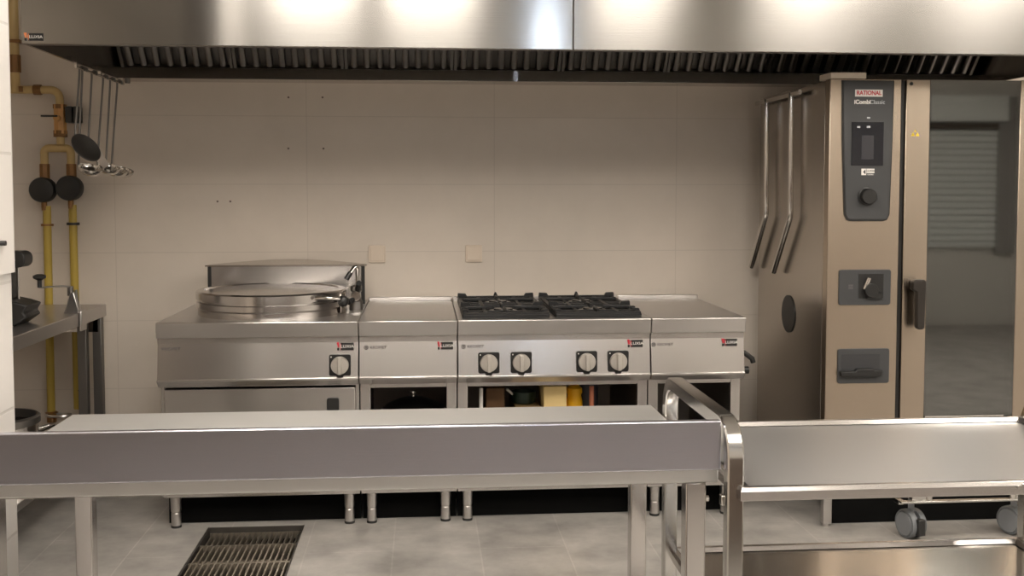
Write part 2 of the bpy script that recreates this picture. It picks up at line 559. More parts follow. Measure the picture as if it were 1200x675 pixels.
# ------------------------------------------------------------------ cooking line
def cabinet(t, x0, x1, openfront, parts=True):
    """worktop, fascia, ledge, body and feet shared by all four units"""
    g = 0.0016
    x0 += g
    x1 -= g
    yb = W - 0.01
    # worktop with rounded front lip
    prof = [(F + 0.003, 0.86), (F, 0.857), (F + 0.007, 0.80), (F + 0.010, 0.797), (F + 0.03, 0.797), (F + 0.03, 0.845), (yb, 0.845), (yb, 0.86)]
    put('worktop', B().prism(prof, x0, x1, 'x'), STOP if not parts else STOP, t, 0.0025)
    # recess band and sloped control panel and ledge
    put('recess_band', B().box(x0 + 0.001, x1 - 0.001, F + 0.026, F + 0.05, 0.772, 0.80), SV, t)
    put('control_panel', B().prism([(F + 0.027, 0.776), (F + 0.06, 0.776), (F + 0.06, 0.63), (F + 0.008, 0.63)], x0 + 0.001, x1 - 0.001, 'x'), SV, t, 0.0015)
    put('ledge', B().prism([(F + 0.0, 0.631), (F + 0.06, 0.634), (F + 0.06, 0.598), (F + 0.028, 0.598), (F, 0.623)], x0, x1, 'x'), SV, t, 0.002)
    yc = F + 0.075
    a = 0.018
    b = B()
    b.box(x0 + 0.001, x0 + 0.001 + a, yc, yb, 0.135, 0.80)
    b.box(x1 - 0.001 - a, x1 - 0.001, yc, yb, 0.135, 0.80)
    b.box(x0 + 0.001, x1 - 0.001, yb - 0.01, yb, 0.135, 0.80)
    b.box(x0 + 0.001 + a, x1 - 0.001 - a, yc, yb - 0.01, 0.135, 0.16)
    b.box(x0 + 0.001 + a, x1 - 0.001 - a, yc + 0.02, yb - 0.01, 0.612, 0.625)
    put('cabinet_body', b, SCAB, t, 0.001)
    if openfront:
        b = B()
        b.box(x0 + 0.001, x0 + 0.042, yc - 0.004, yc + 0.02, 0.175, 0.604)
        b.box(x1 - 0.042, x1 - 0.001, yc - 0.004, yc + 0.02, 0.175, 0.604)
        b.box(x0 + 0.042, x1 - 0.042, yc - 0.004, yc + 0.02, 0.575, 0.604)
        b.box(x0 + 0.001, x1 - 0.001, yc - 0.004, yc + 0.02, 0.135, 0.175)
        put('front_frame', b, SV, t, 0.002)
    put('shade_plate', B().box(x0 + 0.002, x1 - 0.002, 4.475, 4.49, 0.002, 0.135), SHADE, t)  # black sheet added as the deep shade behind the front feet
    for fx in (x0 + 0.042, x1 - 0.047):
        for fy in (4.425, W - 0.09):
            put('leg', B().lathe([(0, 0.008), (0.020, 0.008), (0.020, 0.06), (0.0185, 0.062), (0.0185, 0.066), (0.021, 0.068), (0.023, 0.135), (0, 0.135)], (fx, fy, 0), seg=20), SLEG, t)
            put('leg_foot', B().lathe([(0, 0), (0.021, 0), (0.021, 0.010), (0, 0.010)], (fx, fy, 0), seg=20), RUBBER, t)
    # raised rear lip
    return x0, x1, yc

def knob(t, x, z):
    y = F + 0.016
    dp = put('knob_plate', B().rrect(x - 0.0435, x + 0.0435, z - 0.0435, z + 0.0435, y - 0.008, y + 0.012, 0.008).prism([(x - 0.018, z - 0.04), (x + 0.018, z - 0.04), (x + 0.008, z - 0.056), (x - 0.008, z - 0.056)], y - 0.008, y + 0.004, 'y'), BLACKP, t, 0.001)
    kb = B().lathe([(0.036, 0.0), (0.036, 0.010), (0.034, 0.016), (0.0, 0.017)], (x, y - 0.008, z), (0, -1, 0), 32)
    k = put('knob', kb, KNOBM, dp)
    put('knob_grip', B().box(x - 0.008, x + 0.008, y - 0.044, y - 0.022, z - 0.034, z + 0.034), KNOBM, dp, 0.003)
    put('knob_dot', B().box(x - 0.037, x - 0.033, y - 0.0095, y - 0.007, z + 0.031, z + 0.036), WHITEP, dp)


# ---- boiling kettle unit
t = root('boiling_kettle', (X0 + 0.4, 4.75, 0), 'wide steel boiling kettle unit with round lid and tap, nearest the gas pipes', 'kettle')
x0, x1, yc = cabinet(t, X0, X0 + 0.8, False)
d = put('door', B().box(x0 + 0.016, x1 - 0.016, yc - 0.018, yc - 0.001, 0.18, 0.582), SV, t, 0.003)
put('door_latch', B().rrect(-0.395, -0.345, 0.485, 0.54, yc - 0.026, yc - 0.017, 0.01), BLACKP, d, 0.002)
b = B()
b.box(x0 + 0.001, x0 + 0.014, yc - 0.004, yc + 0.02, 0.135, 0.604).box(x1 - 0.014, x1 - 0.001, yc - 0.004, yc + 0.02, 0.135, 0.604)
b.box(x0 + 0.014, x1 - 0.014, yc - 0.004, yc + 0.02, 0.588, 0.604).box(x0 + 0.014, x1 - 0.014, yc - 0.004, yc + 0.02, 0.135, 0.176)
put('front_frame', b, SV, t, 0.001)
KC = (-0.652, 4.672, 0)
R = 0.315
put('vessel', B().lathe([(R - 0.004, 0.859), (R - 0.004, 0.885), (R + 0.002, 0.892), (R + 0.002, 0.914), (R - 0.012, 0.917), (R - 0.012, 0.928), (0, 0.928)], KC, seg=96), POLISH, t)
lid = put('lid', B().lathe([(R - 0.01, 0.926), (R + 0.004, 0.927), (R + 0.004, 0.956), (R - 0.002, 0.962), (R - 0.03, 0.964), (R - 0.034, 0.959), (0.20, 0.966), (0.0, 0.972)], KC, seg=96), POLISH, t)
put('lid_handle', B().tube([(-0.44, 4.415, 0.943), (-0.40, 4.40, 0.946), (-0.36, 4.40, 0.944), (-0.335, 4.42, 0.938)], 0.008), CHROME, lid)
put('handle_ball', B().lathe([(0, -0.024), (0.013, -0.021), (0.023, -0.009), (0.024, 0.004), (0.017, 0.018), (0, 0.024)], (-0.330, 4.425, 0.93), (0.5, 0, 0.86), 20), BLACKP, lid)
put('lid_bracket', B().prism([(-0.352, 4.56), (-0.332, 4.58), (-0.332, 4.86), (-0.352, 4.90)], 0.862, 0.95, 'z'), SSIDE, t, 0.004)
# counterbalance housing at the rear, round-backed
hx0, hx1, hy, hz = -0.985, -0.265, 4.955, 1.05
arc = [(hx0 + (hx1 - hx0) * k / 24, hy + 0.02 + 0.19 * math.sin(PI * k / 24) ** 0.8) for k in range(25)]
hs = put('hinge_housing', B().prism([(hx0 + 0.012, hy)] + [(min(max(x, hx0 + 0.012), hx1 - 0.012), y) for x, y in arc] + [(hx1 - 0.012, hy)], 0.861, hz - 0.006, 'z'), SSIDE, t)
put('housing_face', B().box(hx0 + 0.022, hx1 - 0.022, hy - 0.006, hy + 0.002, 0.862, hz - 0.012), SV, hs)
capb = B()
bm = capb.bm
front, back, f2, b2 = [], [], [], []
for k in range(25):
    x = hx0 - 0.006 + (hx1 - hx0 + 0.012) * k / 24
    s = math.sin(PI * k / 24)
    front.append(bm.verts.new((x, hy - 0.010, hz - 0.004)))
    back.append(bm.verts.new((x, hy + 0.004 + 0.20 * s ** 0.8, hz - 0.004 + 0.013 * s)))
    f2.append(bm.verts.new((x, hy - 0.010, hz - 0.010)))
    b2.append(bm.verts.new((x, hy + 0.004 + 0.20 * s ** 0.8, hz - 0.010)))
for k in range(24):
    bm.faces.new([front[k], front[k + 1], back[k + 1], back[k]])
    bm.faces.new([f2[k + 1], f2[k], b2[k], b2[k + 1]])
    bm.faces.new([f2[k], f2[k + 1], front[k + 1], front[k]])
    bm.faces.new([b2[k + 1], b2[k], back[k], back[k + 1]])
bm.faces.new([f2[0], front[0], back[0], b2[0]])
bm.faces.new([front[24], f2[24], b2[24], back[24]])
put('housing_cap', capb, SSIDE, hs)
put('housing_seam', B().box(hx0 + 0.004, hx0 + 0.020, hy - 0.004, hy + 0.003, 0.862, hz - 0.011), BLACKP, hs)
put('housing_seam', B().box(hx1 - 0.020, hx1 - 0.004, hy - 0.004, hy + 0.003, 0.862, hz - 0.011), BLACKP, hs)
# water tap
tp = put('tap_body', B().lathe([(0.030, 0.86), (0.030, 0.90), (0.024, 0.905), (0.020, 0.94), (0.026, 0.945), (0.026, 0.965), (0.012, 0.972), (0, 0.972)], (-0.295, 4.72, 0), seg=20), SDARK, t)
put('tap_spout', B().tube([(-0.288, 4.72, 0.965), (-0.288, 4.72, 1.04), (-0.293, 4.715, 1.052), (-0.302, 4.71, 1.050), (-0.332, 4.69, 1.004)], 0.009), CHROME, tp)
put('spout_tip', B().cyl((-0.318, 4.699, 1.026), (-0.335, 4.688, 0.999), 0.0115), BLACKP, tp)
put('tap_lever', B().cyl((-0.287, 4.70, 0.955), (-0.278, 4.655, 0.985), 0.0125).cyl((-0.30, 4.70, 0.915), (-0.325, 4.66, 0.90), 0.012), BLACKP, tp)
put('tap_collar', B().cyl((-0.295, 4.695, 0.925), (-0.295, 4.68, 0.925), 0.022), CHROME, tp)
knob(t, -0.337, 0.681)
brand_plate(t, -0.316, 0.7555, F + 0.0205, 0.068, 0.030)
text('maker_lettering', 'KROMET', 0.017, (-1.043, F + 0.0220, 0.753), GREYP, t, align='LEFT', sx=1.1)

# ---- neutral unit between kettle and range
def neutral(x, label):
    t = root('neutral_unit', (x + 0.2, 4.75, 0), label, 'cabinet', 'open neutral units of the cooking line')
    cabinet(t, x, x + 0.4, True)
    return t
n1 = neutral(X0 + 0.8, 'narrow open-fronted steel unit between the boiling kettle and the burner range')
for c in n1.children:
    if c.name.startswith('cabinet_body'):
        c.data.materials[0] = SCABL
brand_plate(n1, 0.088, 0.7535, F + 0.0205, 0.064, 0.030)
maker_print(n1, -0.232, 0.7495, F + 0.0215)
put('rear_lip', B().box(X0 + 0.802, X0 + 1.198, W - 0.100, W - 0.088, 0.859, 0.881), STOP, n1, 0.004)

# ---- four-burner range
t = root('gas_range', (X0 + 1.6, 4.75, 0), 'wide steel gas range with black cast iron grids and four knobs', 'range')
cabinet(t, X0 + 1.2, X0 + 2.0, True)
for kx in (0.266, 0.399, 0.670, 0.801):
    knob(t, kx, 0.682)
brand_plate(t, 0.873, 0.7535, F + 0.0205, 0.064, 0.030)
maker_print(t, 0.163, 0.7485, F + 0.0215)
put('rear_lip', B().box(X0 + 1.202, X0 + 1.998, W - 0.100, W - 0.088, 0.859, 0.881), STOP, t, 0.004)
for gx0, gx1 in ((0.160, 0.520), (0.545, 0.905)):
    y0, y1 = 4.350, 5.02
    xm = (gx0 + gx1) / 2
    ym = (y0 + y1) / 2
    pan = B()
    pan.box(gx0, gx1, y0, y1, 0.8605, 0.866)
    pan.box(gx0, gx1, y0, y0 + 0.006, 0.866, 0.876).box(gx0, gx0 + 0.006, y0, y1, 0.866, 0.876).box(gx1 - 0.006, gx1, y0, y1, 0.866, 0.876)
    put('spill_tray', pan, IRON, t, 0.002)
    g = B()
    # outer frame of cast iron, taller at the front and the corners
    g.box(gx0 + 0.002, gx1 - 0.002, y0 + 0.002, y0 + 0.022, 0.866, 0.884)
    g.box(gx0 + 0.002, gx1 - 0.002, y1 - 0.022, y1 - 0.002, 0.866, 0.890)
    g.box(gx0 + 0.002, gx0 + 0.020, y0 + 0.022, y1 - 0.022, 0.866, 0.886)
    g.box(gx1 - 0.020, gx1 - 0.002, y0 + 0.022, y1 - 0.022, 0.866, 0.886)
    g.box(gx0 + 0.020, gx1 - 0.020, ym - 0.009, ym + 0.009, 0.868, 0.886)
    for kx in (0.27, 0.73):
        xx = gx0 + (gx1 - gx0) * kx
        g.box(xx - 0.008, xx + 0.008, y0 + 0.022, y1 - 0.022, 0.868, 0.886)
    for ky in (0.12, 0.40, 0.62, 0.90):
        yy = y0 + (y1 - y0) * ky
        g.box(gx0 + 0.02, gx1 - 0.02, yy - 0.008, yy + 0.008, 0.868, 0.885)
    # corner horns
    for cx in (gx0, gx1):
        s = 1 if cx == gx0 else -1
        for cy in (y0 + 0.26, y1 - 0.014, ):
            g.prism([(cx, 0.880), (cx + s * 0.052, 0.880), (cx + s * 0.038, 0.902), (cx + s * 0.002, 0.904)], cy - 0.012, cy + 0.012, 'y')
        for cy in (y0 + 0.05, y0 + 0.14):
            g.prism([(cx, 0.880), (cx + s * 0.032, 0.880), (cx + s * 0.026, 0.893), (cx + s * 0.002, 0.893)], cy - 0.012, cy + 0.012, 'y')
    # fingers reaching in towards each burner
    for yc_, h in (((y0 + ym) / 2, 0.168), ((ym + y1) / 2, 0.168)):
        for a in (0, 90, 180, 270):
            ca, sa = math.cos(math.radians(a)), math.sin(math.radians(a))
            r0, r1 = (0.045, 0.162) if a in (0, 180) else (0.045, h - 0.012)
            p0 = Vector((xm + ca * r0, yc_ + sa * r0, 0.889))
            p1 = Vector((xm + ca * r1, yc_ + sa * r1, 0.886))
            g.sqtube([p0, p1], 0.012, 0.018)
    g.prism([(xm - 0.012, 0.886), (xm + 0.012, 0.886), (xm + 0.003, 0.908), (xm - 0.004, 0.908)], y1 - 0.024, y1 - 0.006, 'y')
    put('cast_iron_grid', g, IRON, t, 0.0025)
    for yc_ in ((y0 + ym) / 2, (ym + y1) / 2):
        bu = put('burner', B().lathe([(0.062, 0.866), (0.060, 0.876), (0.040, 0.878), (0, 0.878)], (xm, yc_, 0), seg=32), SLEG, t)
        put('burner_cap', B().lathe([(0.042, 0.877), (0.040, 0.884), (0, 0.885)], (xm, yc_, 0), seg=32), ENAMEL, bu)

# ---- neutral unit at the end next to the oven
n2 = neutral(X0 + 2.0, 'narrow open-fronted steel unit ending the cooking line next to the tall oven')
brand_plate(n2, 1.272, 0.7535, F + 0.0205, 0.064, 0.030)
maker_print(n2, 0.952, 0.7475, F + 0.0215)
put('rear_lip', B().box(X0 + 2.002, X0 + 2.398, W - 0.100, W - 0.088, 0.859, 0.881), STOP, n2, 0.004)
put('side_valve_lever', B().tube([(X0 + 2.39, 4.40, 0.70), (X0 + 2.42, 4.40, 0.698), (X0 + 2.455, 4.40, 0.672), (X0 + 2.46, 4.40, 0.655)], 0.011).cyl((X0 + 2.39, 4.42, 0.62), (X0 + 2.445, 4.42, 0.62), 0.016), BLACKP, n2)

# ---- things standing inside the open cabinets
px, py = -0.045, 4.66
t = root('black_pot', (px, py, 0.16), 'black pot with domed lid inside the narrow open unit by the kettle', 'pot')
put('pot_body', B().lathe([(0, 0.161), (0.135, 0.161), (0.145, 0.175), (0.148, 0.40), (0.152, 0.405), (0, 0.405)], (px, py, 0), seg=40), POTB, t)
pl = put('pot_lid', B().lathe([(0.153, 0.405), (0.155, 0.412), (0.12, 0.448), (0.06, 0.476), (0, 0.484)], (px, py, 0), seg=40), POTB, t)
put('lid_knob', B().lathe([(0.007, 0.482), (0.007, 0.494), (0.016, 0.499), (0.016, 0.508), (0, 0.511)], (px, py, 0), seg=20), CHROME, pl)

bx = put('storage_crate', B().box(0.265, 0.345, 4.50, 4.95, 0.161, 0.545), CARD, None, 0.004, loc=(0.33, 4.7, 0.161))
tag(bx, 'dark brown box standing inside the gas range, beside the slim white tube', 'box')
t = put('white_tube', B().cyl((0.242, 4.47, 0.161), (0.242, 4.47, 0.55), 0.0085), WHITEP, None, loc=(0.242, 4.47, 0.161))
tag(t, 'slim upright white tube just inside the open gas range cabinet', 'tube')
t = put('tan_carton', B().box(0.39, 0.50, 4.48, 4.80, 0.161, 0.462), TAN, None, 0.003, loc=(0.445, 4.6, 0.161))
tag(t, 'tan carton inside the gas range with a small dark pan on top', 'box')
px, py = 0.433, 4.58
t = root('small_pan', (px, py, 0.462), 'small dark green pan with stub handle resting on the tan carton in the gas range', 'pan')
put('pan_body', B().lathe([(0, 0.464), (0.045, 0.464), (0.052, 0.470), (0.054, 0.515), (0.050, 0.515), (0.047, 0.474), (0, 0.474)], (px, py, 0), seg=28), plain('dark_green_enamel', (0.012, 0.03, 0.02, 1), 0.35, noise=0.1), t)
put('pan_handle', B().sqtube([(px - 0.05, py - 0.02, 0.505), (px - 0.075, py - 0.035, 0.53)], 0.012, 0.01), WHITEP, t)
t = put('cream_carton', B().box(0.508, 0.606, 4.46, 4.66, 0.161, 0.556), CREAM, None, 0.003, loc=(0.557, 4.56, 0.161))
tag(t, 'upright cream carton in the middle of the open gas range cabinet', 'box')
px, py = 0.652, 4.55
t = root('yellow_bottle', (px, py, 0.161), 'bright yellow bottle beside the cream carton inside the gas range', 'bottle')
put('bottle_body', B().lathe([(0, 0.161), (0.034, 0.161), (0.036, 0.17), (0.036, 0.47), (0.030, 0.50), (0.034, 0.512), (0.034, 0.53), (0.016, 0.545), (0, 0.545)], (px, py, 0), seg=28), YELB, t)
put('bottle_cap', B().lathe([(0.013, 0.544), (0.013, 0.562), (0, 0.563)], (px, py, 0), seg=16), REDP, t)
t = put('blue_canister', B().lathe([(0, 0.161), (0.046, 0.161), (0.046, 0.54), (0.03, 0.555), (0, 0.555)], (0.722, 4.62, 0), seg=28), plain('dark_slate_plastic', (0.05, 0.05, 0.065, 1), 0.5, noise=0.1), None, loc=(0.722, 4.62, 0.161))
tag(t, 'dark slate canister between the yellow bottle and the terracotta rod in the range', 'canister')
t = put('terracotta_rod', B().cyl((0.712, 4.45, 0.161), (0.712, 4.45, 0.556), 0.010), PINKISH, None, loc=(0.712, 4.45, 0.161))
tag(t, 'thin upright terracotta coloured rod inside the gas range cabinet', 'rod')

# ------------------------------------------------------------------ combi oven
OY = 4.2
OX0, OX1, OZ = 1.637, 2.512, 1.836
OB = 5.09
t = root('combi_oven', (2.075, 4.65, 0), 'tall steel combi oven with dark glass door and grey control panel', 'oven')
b = B()
b.box(OX0 + 0.0005, OX0 + 0.012, OY + 0.051, OB, 0.17, OZ - 0.004)             # left side sheet
b.box(1.936, 1.948, OY + 0.05, OB - 0.02, 0.17, OZ - 0.03)
b.box(OX1 - 0.012, OX1, OY + 0.05, OB, 0.17, OZ - 0.004)
b.box(OX0 + 0.012, OX1 - 0.012, OB - 0.012, OB, 0.17, OZ - 0.004)
b.box(OX0 + 0.012, OX1 - 0.012, OY + 0.03, OB - 0.012, OZ - 0.016, OZ - 0.004)
b.box(OX0 + 0.012, OX1 - 0.012, OY + 0.05, OB - 0.012, 0.17, 0.20)
put('oven_body', b, SSIDE, t, 0.002)
put('oven_cavity', B().box(1.96, 2.49, 5.02, 5.03, 0.2, 1.80).box(1.955, 1.962, OY + 0.06, 5.02, 0.2, 1.80).box(2.488, 2.495, OY + 0.06, 5.02, 0.2, 1.80).box(1.962, 2.488, OY + 0.06, 5.02, 1.79, 1.80).box(1.962, 2.488, OY + 0.06, 5.02, 0.2, 0.21), CAVITY, t)
col = put('control_column', B().box(OX0, 1.936, OY, OY + 0.05, 0.17, OZ), SOVEN, t, 0.003)
put('top_tab', B().box(OX0 + 0.001, 1.786, OY - 0.004, OY + 0.12, OZ + 0.001, OZ + 0.025), PLATEM, t, 0.002)
cp = put('control_panel', B().prism([(1.690, 1.829), (1.897, 1.829), (1.895, 1.60), (1.888, 1.290), (1.880, 1.272), (1.866, 1.268), (1.730, 1.268), (1.716, 1.272), (1.708, 1.290), (1.694, 1.60)], OY - 0.008, OY + 0.002, 'y'), PANELG, t, 0.002)
cp2 = put('panel_rim', B().prism([(1.685, 1.830), (1.902, 1.830), (1.900, 1.60), (1.893, 1.288), (1.882, 1.266), (1.866, 1.261), (1.730, 1.261), (1.714, 1.266), (1.703, 1.288), (1.689, 1.60)], OY - 0.005, OY + 0.001, 'y'), BLACKP, t)
scn = put('screen', B().box(1.727, 1.859, OY - 0.011, OY - 0.007, 1.487, 1.662), SCREEN, cp)
put('screen_field', B().box(1.768, 1.818, OY - 0.0125, OY - 0.0105, 1.512, 1.608), SCRGREY, scn)
put('screen_icon', B().box(1.748, 1.760, OY - 0.0125, OY - 0.0105, 1.638, 1.645), ICON, scn)
put('screen_icon', B().box(1.788, 1.802, OY - 0.0125, OY - 0.0105, 1.638, 1.646), ICON, scn)
put('status_lamp', B().box(1.790, 1.802, OY - 0.010, OY - 0.007, 1.676, 1.682), ICON, cp)
dl = put('dial', B().lathe([(0.038, 0), (0.038, 0.004), (0.033, 0.006), (0.032, 0.026), (0.029, 0.030), (0, 0.030)], (1.795, OY - 0.008, 1.362), (0, -1, 0), 36), BLACKP, cp)
bd = put('brand_badge', B().box(1.738, 1.852, OY - 0.011, OY - 0.007, 1.764, 1.792), WHITEP, cp)
text('badge_lettering', 'RATIONAL', 0.0235, (1.795, OY - 0.0115, 1.778), REDP, bd, bold=0.0006, sx=0.90)
text('model_lettering', 'iCombi', 0.023, (1.735, OY - 0.0085, 1.742), WHITEP, cp, align='LEFT', bold=0.0008)
text('model_lettering', 'Classic', 0.023, (1.800, OY - 0.0085, 1.742), ICON, cp, align='LEFT')
em = put('dealer_badge', B().box(1.770, 1.790, OY - 0.010, OY - 0.007, 1.448, 1.474).box(1.792, 1.824, OY - 0.010, OY - 0.007, 1.456, 1.474), WHITEP, cp)
put('badge_mark', B().prism([(1.786, 1.471), (1.786, 1.451), (1.776, 1.461)], OY - 0.0112, OY - 0.009, 'y'), PANELG, em)
text('badge_lettering', 'LUXIA', 0.012, (1.808, OY - 0.0106, 1.465), PANELG, em)
text('badge_lettering', 'GASTRO', 0.007, (1.808, OY - 0.0086, 1.450), WHITEP, cp)
# probe socket recess and slot recess
for (z0, z1, kind) in ((0.919, 1.064, 0), (0.597, 0.740, 1)):
    p = put('recess_panel', B().rrect(1.686, 1.904, z0, z1, OY - 0.006, OY + 0.002, 0.010), PANELG, t, 0.002)
    if kind == 0:
        put('recess_pocket', B().box(1.768, 1.872, OY - 0.0075, OY - 0.005, z0 + 0.028, z1 - 0.018), BLACKP, p)
        put('hose_nozzle', B().cyl((1.792, OY - 0.012, 0.985), (1.806, OY - 0.020, 1.032), 0.011, 0.009), CHROME, p)
        put('nozzle_knob', B().cyl((1.815, OY - 0.007, 0.98), (1.815, OY - 0.03, 0.98), 0.028).box(1.80, 1.862, OY - 0.02, OY - 0.006, 0.945, 0.968), BLACKP, p, 0.002)
        text('recess_lettering', '\u2261', 0.04, (1.735, OY - 0.0065, 0.992), GREYP, p)
    else:
        put('recess_pocket', B().box(1.70, 1.862, OY - 0.0075, OY - 0.005, z0 + 0.030, z1 - 0.022), plain('dark_pocket', (0.03, 0.031, 0.034, 1), 0.5, noise=0.05), p)
        put('slot_lip', B().prism([(1.692, 0.628), (1.860, 0.628), (1.868, 0.652), (1.835, 0.652), (1.832, 0.660), (1.760, 0.660), (1.752, 0.650), (1.692, 0.650)], OY - 0.03, OY - 0.006, 'y'), BLACKP, p, 0.003)
# door
DY = OY + 0.05
dr = put('door', B().box(1.956, 2.058, OY, DY, 0.20, OZ).box(2.440, OX1, OY, DY, 0.20, OZ).box(2.058, 2.440, OY, DY, 0.20, 0.448).box(2.058, 2.440, OY + 0.012, DY, OZ - 0.02, OZ), SOVEN, t, 0.003)
put('door_glass', B().box(2.058, 2.440, OY + 0.002, OY + 0.008, 0.452, OZ - 0.001), GLASS, dr)
put('inner_glass', B().box(2.062, 2.436, OY + 0.035, OY + 0.040, 0.452, OZ - 0.022), GLASS, dr)
put('glass_border', B().box(2.058, 2.068, OY + 0.010, OY + 0.014, 0.452, OZ - 0.02).box(2.430, 2.440, OY + 0.010, OY + 0.014, 0.452, OZ - 0.02), BLACKP, dr)
put('glass_sill', B().box(2.062, 2.40, OY - 0.003, OY + 0.004, 0.449, 0.456), CHROME, dr)
hb = B()
hb.prism([(1.972, 1.016), (1.986, 1.026), (2.022, 1.026), (2.030, 1.016), (2.026, 0.83), (2.018, 0.822), (2.000, 0.822), (1.993, 0.83), (1.990, 0.975), (1.972, 0.985)], OY - 0.060, OY - 0.030, 'y')
hb.box(1.985, 2.018, OY - 0.032, OY + 0.001, 0.985, 1.02)
put('door_handle', hb, plain('dark_brown_grip', (0.022, 0.018, 0.015, 1), 0.35, noise=0.1), dr, 0.005)
put('door_screw', B().cyl((1.976, OY + 0.001, 1.818), (1.976, OY - 0.003, 1.818), 0.007, seg=12), BLACKP, dr)
wm = B()
for wx in (1.987, 2.006):
    wm.prism([(wx - 0.008, 1.607), (wx + 0.008, 1.607), (wx, 1.622)], OY - 0.0015, OY + 0.001, 'y')
put('warning_mark', wm.prism([(1.991, 1.624), (2.001, 1.624), (1.996, 1.632)], OY - 0.0015, OY + 0.001, 'y'), YELLOWP, dr)
put('shade_plate', B().box(OX0 + 0.05, OX1 - 0.012, OY + 0.045, OY + 0.06, 0.002, 0.17), SHADE, t)  # black sheet standing in for the shade below the oven
put('door_gap', B().box(1.937, 1.955, OY + 0.012, OY + 0.03, 0.20, OZ - 0.004), BLACKP, t)
# side fittings
put('side_vent', B().cyl((OX0 + 0.001, 4.648, 0.833), (OX0 - 0.004, 4.648, 0.833), 0.084, seg=36), BLACKP, t)
for fx, fy in ((1.638, OY + 0.0), (1.638, OB - 0.08), (2.475, OY + 0.0), (2.475, OB - 0.08)):
    f = put('leg', B().box(fx, fx + 0.036, fy, fy + 0.036, 0.012, 0.17), SLEG, t, 0.002)
    put('leg_foot', B().cyl((fx + 0.018, fy + 0.018, 0.0), (fx + 0.018, fy + 0.018, 0.014), 0.014, seg=16), SLEG, f)

# push bar of the rack, hung on the oven side
hx = OX0 - 0.030
t = root('hanging_push_bar', (hx, 4.75, 1.0), 'steel push bar with two cranked rods hung on the oven side sheet', 'push bar')
for y0, nm in ((4.905, 'push_rod'), (4.572, 'push_rod')):
    put(nm, B().tube([(hx, y0, 1.80), (hx, y0 - 0.012, 1.29), (hx, y0 - 0.008, 1.270), (hx, y0 + 0.003, 1.252), (hx, y0 + 0.20, 1.013)], 0.0125, 14), CHROME, t)
    put('rod_hook', B().tube([(hx, y0, 1.79), (hx, y0, 1.806), (hx + 0.027, y0, 1.806)], 0.010), SDARK, t)
put('cross_rail', B().sqtube([(hx, 4.46, 1.806), (hx, 5.06, 1.806)], 0.014, 0.020), CHROME, t)

# rolling rack base under the oven
def caster(t, x, y, zt, ang, r=0.058, brake=True):
    c, s = math.cos(ang), math.sin(ang)
    ax = Vector((c, s, 0))
    C = Vector((x, y, r))
    fk = put('caster_fork', B().cyl((x, y, r), (x, y, zt), 0.012).prism([(x - 0.016, y - 0.016), (x + 0.016, y - 0.016), (x + 0.016, y + 0.016), (x - 0.016, y + 0.016)], r * 1.2, r * 1.95, 'z'), CASTL, t, 0.003)
    for sg in (-1, 1):
        prof = [(0, 0.006), (r * 0.80, 0.006), (r * 0.98, 0.008), (r, 0.013), (r, 0.026), (r * 0.94, 0.033), (r * 0.86, 0.034), (r * 0.82, 0.030), (0, 0.034)]
        wv = put('wheel', B().lathe(prof, C, ax * sg, 36), CASTG, fk)
        put('wheel_face', B().lathe([(r * 0.83, 0.028), (r * 0.80, 0.0345), (0.0, 0.0365)], C, ax * sg, 32), CASTL, fk)
    if brake:
        d = Vector((-s, c, 0))
        if d.y > 0:
            d = -d
        p = C + d * (r * 0.72)
        M = Matrix.Translation(p) @ Matrix.Rotation(ang, 4, 'Z')
        put('brake_pedal', B().box(-0.017, 0.017, -0.026, 0.014, -0.036, 0.030).xf(M), BLACKP, fk, 0.004)

t = root('rack_trolley', (2.15, 4.1, 0), 'low wheeled rack base with grey twin wheels under the oven door', 'trolley')
put('base_frame', B().box(1.865, 2.50, 3.975, 4.0, 0.158, 0.166).box(1.865, 1.885, 4.0, 4.17, 0.148, 0.166).box(2.44, 2.46, 4.0, 4.17, 0.148, 0.166), STUBE, t, 0.001)
put('base_bracket', B().box(1.915, 1.995, 3.99, 4.06, 0.166, 0.182), STUBE, t, 0.002)
put('base_bracket', B().box(2.335, 2.42, 3.99, 4.06, 0.166, 0.182), STUBE, t, 0.002)
put('corner_bolt', B().cyl((1.985, 3.995, 0.166), (1.985, 3.995, 0.20), 0.014, seg=12), CHROME, t)
put('corner_bolt', B().cyl((2.33, 3.995, 0.166), (2.33, 3.995, 0.20), 0.014, seg=12), CHROME, t)
caster(t, 1.940, 4.05, 0.160, math.radians(14))
caster(t, 2.375, 4.06, 0.160, math.radians(22))

# ------------------------------------------------------------------ extraction hood
HX0, HX1, HY, HZ = -1.40, 2.72, 3.90, 1.899
t = root('extraction_hood', (0.66, W, HZ), 'long stainless extraction hood spanning the wall above the cooking line', 'hood')
XS = 0.551
for x0, x1 in ((HX0, XS - 0.0015), (XS + 0.0015, HX1)):
    put('front_panel', B().box(x0, x1, HY, HY + 0.012, HZ, HZ + 0.46), SHOOD, t, 0.002)
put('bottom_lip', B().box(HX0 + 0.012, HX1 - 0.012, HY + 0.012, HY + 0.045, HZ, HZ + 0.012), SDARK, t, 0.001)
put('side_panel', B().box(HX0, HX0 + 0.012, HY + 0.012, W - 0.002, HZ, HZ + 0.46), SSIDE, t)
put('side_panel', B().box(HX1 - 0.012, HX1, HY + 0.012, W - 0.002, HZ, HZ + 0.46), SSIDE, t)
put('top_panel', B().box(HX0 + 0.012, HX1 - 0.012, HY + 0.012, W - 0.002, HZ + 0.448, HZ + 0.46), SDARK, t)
put('inner_back', B().box(HX0 + 0.012, HX1 - 0.012, W - 0.02, W - 0.002, HZ + 0.05, HZ + 0.448), SDARK, t)
